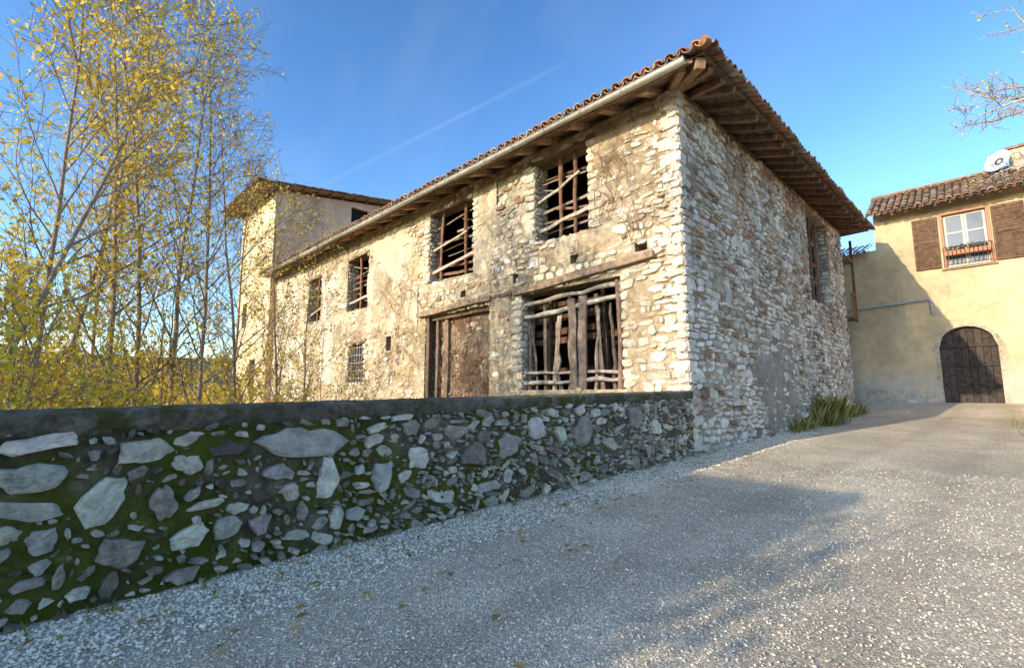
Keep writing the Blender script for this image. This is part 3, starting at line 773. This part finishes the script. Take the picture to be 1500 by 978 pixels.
for a in ((x0-.1, x0, z0-.05, z1+.1), (x1, x1+.1, z0-.05, z1+.1), (x0, x1, z1, z1+.1)): box(t, a[0], a[1], NY-.05, NY+.05, a[2], a[3], fc)
box(t, x0-.18, x1+.18, NY-.14, NY+.05, z0-.12, z0-.051, (.5, .35, .24))
xm = (x0+x1)/2
for xa, xb in ((x0+.03, xm-.01), (xm+.01, x1-.03)):
    for a in ((xa, xa+.07, z0, z1-.02), (xb-.07, xb, z0, z1-.02)): box(t, a[0], a[1], NY+.12, NY+.17, a[2], a[3], (.62, .56, .46))
    for zz in (z0+.04, z0+.75, z0+1.45, z1-.06): box(t, xa+.07, xb-.07, NY+.12, NY+.165, zz-.035, zz+.035, (.62, .56, .46))
box(t, x0-.02, x1+.02, NY-.34, NY-.1, z0+.42, z0+.6, (.5, .2, .09))
t.build('window_frame_and_flower_box', M_paint, vh)
t = MB()
quad(t, (x0, NY+.15, z0), (x1, NY+.15, z0), (x1, NY+.15, z1), (x0, NY+.15, z1), (.10, .12, .15)); t.build('window_glass', M_glass, vh)
t = MB()
for i in range(500):
    leaf(t, (U(x0+.05, x1-.05), NY-.22+R.gauss(0, .07), z0+.64+abs(R.gauss(0, .08))), U(.02, .05), vary((.08, .13, .03), .4) if R.random() < .82 else vary((.5, .05, .04)))
t.build('flowers', M_leaf, vh)
t = MB()
for k in range(12): tube(t, [(lerp(x0-.05, x1+.05, k/11), NY-.38, z0), (lerp(x0-.05, x1+.05, k/11), NY-.38, z0+.75)], .011, (.07, .05, .04), 5)
for zz in (z0, z0+.75): tube(t, [(x0-.08, NY-.05, zz), (x0-.06, NY-.38, zz), (x1+.06, NY-.38, zz), (x1+.08, NY-.05, zz)], .014, (.07, .05, .04), 6)
tube(t, [(-5.6, NY-.1, 3.85), (-1.75, NY-.1, 4.05), (-1.62, NY-.12, 4.03), (-1.58, NY-.12, 3.9), (-1.56, NY-.12, 3.4)], .055, (.42, .42, .40), 10)
t.build('pipes_and_railing', M_zinc, vh, False)

sd = empty('satellite_dish'); t = MB()
C0 = Vector((.93, 27.9, 9.75)); ax = Vector((-.5, -.8, .35)).normalized(); a1 = ax.cross(Vector((0, 0, 1))).normalized(); a2 = a1.cross(ax).normalized()
V = [C0-ax*.1]
for r in (.15, .3, .45):
    for k in range(24):
        q = 2*math.pi*k/24; V.append(C0-ax*(.1-.1*(r/.45)**2)+a1*math.cos(q)*r+a2*math.sin(q)*r*1.08)
F = [(0, 1+k, 1+(k+1) % 24) for k in range(24)]+[(1+r*24+k, 1+r*24+(k+1) % 24, 25+r*24+(k+1) % 24, 25+r*24+k) for r in range(2) for k in range(24)]
t.add(V, F, (.62, .62, .60))
tube(t, [C0-ax*.1, C0-ax*.2+Vector((0, 0, -.3)), C0-ax*.2+Vector((0, 0, -1.3))], .03, (.4, .4, .4), 8)
tube(t, [C0-a2*.42, C0+ax*.45-a2*.1], .015, (.4, .4, .4), 6)
tube(t, [C0+ax*.4-a2*.13, C0+ax*.5-a2*.05], .045, (.5, .5, .48), 8)
t.build('dish_and_mast', M_paint, sd, True)

# ================================================================= COTTAGE, unseen, added behind the viewpoint to cast the foreground shade
hb = empty('unseen_shade_cottage'); t = MB()
hx0, hx1, hy0, hy1 = -9.6, -5.1, -17., -10.
ow = [(-9.0, -8.1, .2, 1.7), (-6.7, -5.8, .2, 1.7), (-7.9, -6.9, -1.9, .1)]
panel(t, lambda u, v, h: (u, hy1+h, v), hx0, hx1, -3, lambda u: 4.0, ow, lambda u, v: .01*nz(u, v), lambda u, v: (.45, .37, .25), step=.4, depth=.25)
for a, b in (((hx0, hy0), (hx1, hy0)), ((hx0, hy0), (hx0, hy1)), ((hx1, hy0), (hx1, hy1))):
    quad(t, (a[0], a[1], -3), (b[0], b[1], -3), (b[0], b[1], 4.0), (a[0], a[1], 4.0), (.45, .37, .25))
for xx in (hx0, hx1): t.add([(xx, hy0, 4.0), (xx, hy1, 4.0), (xx, (hy0+hy1)/2, 5.5)], [(0, 1, 2)], (.45, .37, .25))
t.build('walls', M_plaster, hb)
t = MB()
for o in ow: box(t, o[0], o[1], hy1-.22, hy1-.18, o[2], o[3], (.08, .06, .05))
my = (hy0+hy1)/2
quad(t, (hx0-.3, hy1+.6, 3.75), (hx1+.2, hy1+.6, 3.75), (hx1+.2, my, 5.55), (hx0-.3, my, 5.55), (.2, .14, .1))
quad(t, (hx0-.3, hy0-.6, 3.75), (hx1+.2, hy0-.6, 3.75), (hx1+.2, my, 5.55), (hx0-.3, my, 5.55), (.2, .14, .1)); t.build('door_windows_rafters', M_wood, hb)
t = MB()
tiles(t, (hx0-.3, hy1+.62, 3.78), (1, 0, 0), (0, -1, .44), hx1-hx0+.5, lambda s: 4.5); tiles(t, (hx0-.3, hy0-.62, 3.78), (1, 0, 0), (0, 1, .44), hx1-hx0+.5, lambda s: 4.5)
t.build('roof_tiles', M_tile, hb)

# ================================================================= TREES
def grow(wb, lb, p, d, L, r, lvl, maxl, prm):
    n = max(3, int(L/prm['seg'][lvl])); pts = [Vector(p)]; d = Vector(d).normalized(); sl = L/n
    for i in range(n):
        wg_ = prm['wig'][lvl]
        d = (d+Vector((U(-wg_, wg_), U(-wg_, wg_), U(-wg_, wg_)+prm['up'][lvl]))).normalized(); pts.append(pts[-1]+d*sl)
    rad = [max(prm['rmin'], r*(1-.88*(i/n))) for i in range(n+1)]
    tube(wb, pts, rad, vary(prm['bark'] if lvl < 2 else prm['twig'], .15), 7 if lvl == 0 else 5 if lvl == 1 else 3, False)
    if lvl < maxl:
        cnt = prm['cnt'][lvl]
        for c in range(cnt):
            tt = prm['t0'][lvl]+(1-prm['t0'][lvl])*(c+R.random())/cnt; i = min(n-1, int(tt*n)); f = tt*n-i
            q = pts[i].lerp(pts[i+1], clamp(f)); dd = (pts[i+1]-pts[i]).normalized()
            side = dd.cross(Vector((U(-1, 1), U(-1, 1), U(-1, 1)))).normalized(); an = U(*prm['ang'][lvl])
            nd = dd*math.cos(an)+side*math.sin(an)
            ll = prm['len'][lvl]*U(.6, 1.15)*(1.15-.75*tt if lvl == 0 else 1.1-.4*tt)
            grow(wb, lb, q, nd, ll, rad[i]*.5, lvl+1, maxl, prm)
    if lvl >= prm['leaflvl']:
        for i in range(1, n+1):
            if R.random() < prm['leafp']:
                for _ in range(R.choice(prm['lc'])): leaf(lb, pts[i]+Vector((R.gauss(0, .05), R.gauss(0, .05), R.gauss(-.03, .05))), U(*prm['ls']), ylw())
birch = dict(seg=(.5, .22, .13, .12), wig=(.05, .14, .2, .25), up=(.03, .06, .04, 0.), rmin=.003, bark=(.33, .26, .19), twig=(.26, .18, .12), cnt=(26, 8, 3), t0=(.2, .2, .2), ang=((.5, .95), (.45, .9), (.4, .9)), len=(2.4, .85, .4), leaflvl=2, leafp=.45, lc=(1, 1, 2), ls=(.024, .047))
def tree(name, base, d, L, r, **kw):
    e = empty(name); wb, lb = MB(), MB(); p = dict(birch); p.update(kw)
    grow(wb, lb, base, d, L, r, 0, p.get('maxl', 3), p)
    wb.build('trunk_and_branches', M_bark, e, True); lb.build('foliage', M_leaf, e)
tree('birch_tree', (-9.0, .78, -2.8), (.0, .0, 1), 11, .055)
tree('birch_tree', (-9.6, 1.15, -2.8), (.02, .06, 1), 9.5, .05, leafp=.32)
tree('birch_tree', (-9.8, 1.5, -2.8), (.03, .05, 1), 10.5, .05, leafp=.3)
tree('birch_tree', (-9.9, 2.15, -2.8), (-.03, .0, 1), 10, .05, leafp=.3)
tree('birch_tree', (-8.2, -1.1, -2.6), (.02, .2, 1), 8.5, .05, leafp=.8)
tree('birch_tree', (-8.9, -.2, -2.6), (.0, .12, 1), 9.5, .045, leafp=.75)
tree('birch_tree', (-10.6, -.2, -2.8), (.0, .1, 1), 10, .05, leafp=.8)
tree('birch_tree', (-13.5, 3.4, -3.2), (.05, .0, 1), 8.5, .05, leafp=.4)
tree('birch_tree', (-12.5, .6, -3.2), (.05, .05, 1), 9.5, .05, leafp=.75)
tree('birch_tree', (-10.7, 3.0, -3), (.02, .03, 1), 9, .045, leafp=.3)
tree('birch_tree', (-11.4, 3.9, -3), (.06, .08, 1), 7.6, .04, cnt=(22, 6, 3), leafp=.3)
tree('birch_tree', (-12.6, 5.1, -3), (.06, .02, 1), 7., .035, cnt=(20, 6, 3), leafp=.3)
sh_prm = dict(seg=(.25, .15, .12, .1), wig=(.12, .2, .25, .25), up=(.03, .05, .02, 0), t0=(.2, .1, .1), cnt=(9, 5, 2), len=(1.1, .5, .25), leaflvl=1, leafp=.8, lc=(1, 2, 2), ls=(.025, .05), bark=(.36, .27, .17), twig=(.34, .25, .15))
for i, (x, y, h) in enumerate([(-8.8, 1.9, 2.8), (-10.5, 3.2, 3.1), (-11.5, 1.2, 3.5), (-13, 4.5, 3.5), (-14, 2., 4.1), (-16, 4.5, 4.), (-9.4, -.8, 3.8), (-18.5, 5.2, 4.), (-7.6, -.4, 3.4), (-15.5, 3, 4.6), (-8.2, .7, 2.9)]):
    e = empty('yellow_shrub'); wb, lb = MB(), MB(); p = dict(birch); p.update(sh_prm)
    for k in range(7):
        grow(wb, lb, (x+U(-.3, .3), y+U(-.3, .3), gl(x, y)-.05), (U(-.35, .35), U(-.35, .35), 1), h*U(.7, 1.15), .018, 0, 3 if k < 3 else 2, p)
    wb.build('stems', M_bark, e, True); lb.build('foliage', M_leaf, e)
for (x, y, h) in [(-12.2, 5.6, 5.2), (-14.5, 6.4, 5.5), (-11., 5.0, 4.8), (-17, 7, 5.)]:
    e = empty('sapling'); wb, lb = MB(), MB(); p = dict(birch); p.update(cnt=(9, 4, 2), len=(1.3, .5, .25), up=(-.012, .02, 0, 0), leafp=.45, leaflvl=1)
    for k in range(4): grow(wb, lb, (x, y, gl(x, y)), (U(-.25, .3), U(-.2, .25), 1), h*U(.7, 1.1), .016, 0, 2, p)
    wb.build('stems', M_bark, e, True); lb.build('foliage', M_leaf, e)
e = empty('bare_plane_tree'); wb, lb = MB(), MB()
p = dict(birch); p.update(seg=(.5, .3, .2, .15), wig=(.03, .28, .4, .4), up=(.02, .0, .05, .02), cnt=(5, 10, 6), t0=(.8, .2, .2), len=(1.6, 1.0, .45), ang=((.7, 1.2), (.5, 1.1), (.5, 1.)), bark=(.48, .41, .32), twig=(.42, .35, .27), leafp=.15, rmin=.01, leaflvl=3)
grow(wb, lb, (3.4, 19.5, -1), (0, 0, 1), 11, .2, 0, 3, p)
for zz, ln, dz in ((7.3, 3.6, .45), (7.9, 3.5, .25), (8.3, 3.3, .1), (8.5, 3.4, .45), (9.0, 3.3, .3), (6.9, 3.0, .25), (8.0, 3.4, .35)):
    grow(wb, lb, (3.2, 19.5, zz), (-1., U(-.1, .1), dz), ln, .08, 1, 3, p)
wb.build('trunk_and_branches', M_bark, e, True); lb.build('foliage', M_leaf, e)
e = empty('unseen_shade_tree'); wb, lb = MB(), MB()  # unseen tree added to soften the edge of the foreground shade
tube(wb, [(-4.2, -9, -1.8), (-4.1, -9, .5), (-4.2, -9.1, 2.6)], [.13, .1, .06], (.3, .24, .18), 8)
for i in range(9):
    a = U(0, 6.28); tube(wb, [(-4.15, -9, U(.3, 2)), (-4.2+math.cos(a)*.6, -9+math.sin(a)*.6, U(1.8, 3)), (-4.2+math.cos(a)*1., -9+math.sin(a)*1., U(2.6, 4))], [.05, .03, .012], (.3, .24, .18), 5)
for i in range(2400):
    v = Vector((R.gauss(0, 1), R.gauss(0, 1), R.gauss(0, 1))).normalized()*R.random()**.4
    c = R.choice(((-4.6, -9.2, 2.2, 1.1), (-4.0, -8.8, 2.6, 1.), (-4.3, -9, 3.3, .9), (-3.8, -9.2, 1.6, .8), (-5, -9, 2.8, .9)))
    leaf(lb, (c[0]+v.x*c[3], c[1]+v.y*c[3], c[2]+v.z*c[3]), U(.05, .09), ylw())
wb.build('trunk_and_branches', M_bark, e, True); lb.build('foliage', M_leaf, e)
wl = MB()
for i in range(130):
    a = U(math.radians(88), math.radians(200)); r = U(32, 130)
    x, y = r*math.cos(a), r*math.sin(a)
    if x > -38 and y > 5: continue
    if x > -12: continue
    z = gl(x, y); hh = U(5, 9)*(.7+r/200); w = hh*.38; base = R.choice(((.58, .46, .13), (.32, .31, .12), (.44, .30, .14), (.24, .26, .11), (.62, .5, .15)))
    cl = [(R.gauss(0, w*.5), R.gauss(0, w*.5), hh*U(.35, .95), w*U(.3, .55)) for _ in range(9)]
    for k in range(420):
        c = cl[k % 9]; d = Vector((R.gauss(0, 1), R.gauss(0, 1), R.gauss(0, 1))).normalized()*c[3]*U(.6, 1.1)
        leaf(wl, (x+c[0]+d.x, y+c[1]+d.y, z+c[2]+d.z), U(.12, .3)*(.7+r/150), vary(base, .3))
    tube(wl, [(x, y, z-.5), (x, y, z+hh*.6)], [.15, .06], (.12, .09, .06), 5, False)
wl.build('distant_trees', M_leaf, None)

# ================================================================= SKY, SUN, CAMERA
AZ, EL = math.radians(10), math.radians(18)
w = D.worlds.new('World'); scene.world = w; w.use_nodes = True; nt = w.node_tree; N = nt.nodes; L = nt.links
N.clear(); out = N.new('ShaderNodeOutputWorld'); bg = N.new('ShaderNodeBackground'); sk = N.new('ShaderNodeTexSky')
sk.sky_type = 'NISHITA'; sk.sun_disc = False; sk.sun_elevation = EL; sk.sun_rotation = math.pi+AZ; sk.air_density = 1.0; sk.dust_density = .7; sk.ozone_density = 2.; sk.altitude = 300
gmn = N.new('ShaderNodeGamma'); gmn.inputs['Gamma'].default_value = 1.28; L.new(sk.outputs[0], gmn.inputs['Color'])
hs = N.new('ShaderNodeHueSaturation'); hs.inputs['Saturation'].default_value = 1.1; hs.inputs['Value'].default_value = 1.75; L.new(gmn.outputs[0], hs.inputs['Color'])
tc = N.new('ShaderNodeTexCoord')
dt = N.new('ShaderNodeVectorMath'); dt.operation = 'DOT_PRODUCT'; L.new(tc.outputs['Generated'], dt.inputs[0]); dt.inputs[1].default_value = (-.073, .6515, -.755)
ab = N.new('ShaderNodeMath'); ab.operation = 'ABSOLUTE'; L.new(dt.outputs['Value'], ab.inputs[0])
mr = N.new('ShaderNodeMapRange'); mr.inputs[1].default_value = 0; mr.inputs[2].default_value = .006; mr.inputs[3].default_value = 1; mr.inputs[4].default_value = 0; L.new(ab.outputs[0], mr.inputs[0])
n1 = N.new('ShaderNodeTexNoise'); n1.inputs['Scale'].default_value = 4.5; L.new(tc.outputs['Generated'], n1.inputs['Vector'])
r1 = N.new('ShaderNodeMapRange'); r1.inputs[1].default_value = .42; r1.inputs[2].default_value = .62; r1.inputs[4].default_value = .10; L.new(n1.outputs['Fac'], r1.inputs[0])
m1 = N.new('ShaderNodeMath'); m1.operation = 'MULTIPLY'; L.new(mr.outputs[0], m1.inputs[0]); L.new(r1.outputs[0], m1.inputs[1])
mp = N.new('ShaderNodeMapping'); mp.inputs['Rotation'].default_value = (.4, .5, .9); mp.inputs['Scale'].default_value = (1., 3., 2.2); L.new(tc.outputs['Generated'], mp.inputs[0])
n2 = N.new('ShaderNodeTexNoise'); n2.inputs['Scale'].default_value = 1.3; n2.inputs['Detail'].default_value = 4; n2.inputs['Distortion'].default_value = .3; L.new(mp.outputs[0], n2.inputs['Vector'])
r2 = N.new('ShaderNodeMapRange'); r2.inputs[1].default_value = .48; r2.inputs[2].default_value = .9; r2.inputs[4].default_value = .12; L.new(n2.outputs['Fac'], r2.inputs[0])
mm = N.new('ShaderNodeMath'); mm.operation = 'MAXIMUM'; L.new(m1.outputs[0], mm.inputs[0]); L.new(r2.outputs[0], mm.inputs[1])
mx = N.new('ShaderNodeMix'); mx.data_type = 'RGBA'; L.new(mm.outputs[0], mx.inputs[0]); L.new(hs.outputs[0], mx.inputs[6]); mx.inputs[7].default_value = (7, 7.4, 8, 1)
L.new(mx.outputs[2], bg.inputs[0]); bg.inputs[1].default_value = .15; L.new(bg.outputs[0], out.inputs[0])
sl = D.lights.new('sun', 'SUN'); sl.energy = 5.; sl.angle = math.radians(.5); sl.color = (1., .86, .66)
so = D.objects.new('sun', sl); scene.collection.objects.link(so)
so.rotation_euler = Vector((math.sin(AZ)*math.cos(EL), math.cos(AZ)*math.cos(EL), -math.sin(EL))).to_track_quat('-Z', 'Y').to_euler()
cam = D.cameras.new('camera'); co = D.objects.new('camera', cam); scene.collection.objects.link(co)
cam.sensor_width = 36; cam.lens = 16.85; cam.clip_start = .05; cam.clip_end = 5000
co.location = (0, 0, 0); co.rotation_euler = (math.radians(90+7.22), 0, math.radians(45))
scene.camera = co
scene.view_settings.view_transform = 'Standard'; scene.view_settings.look = 'None'; scene.view_settings.exposure = 0
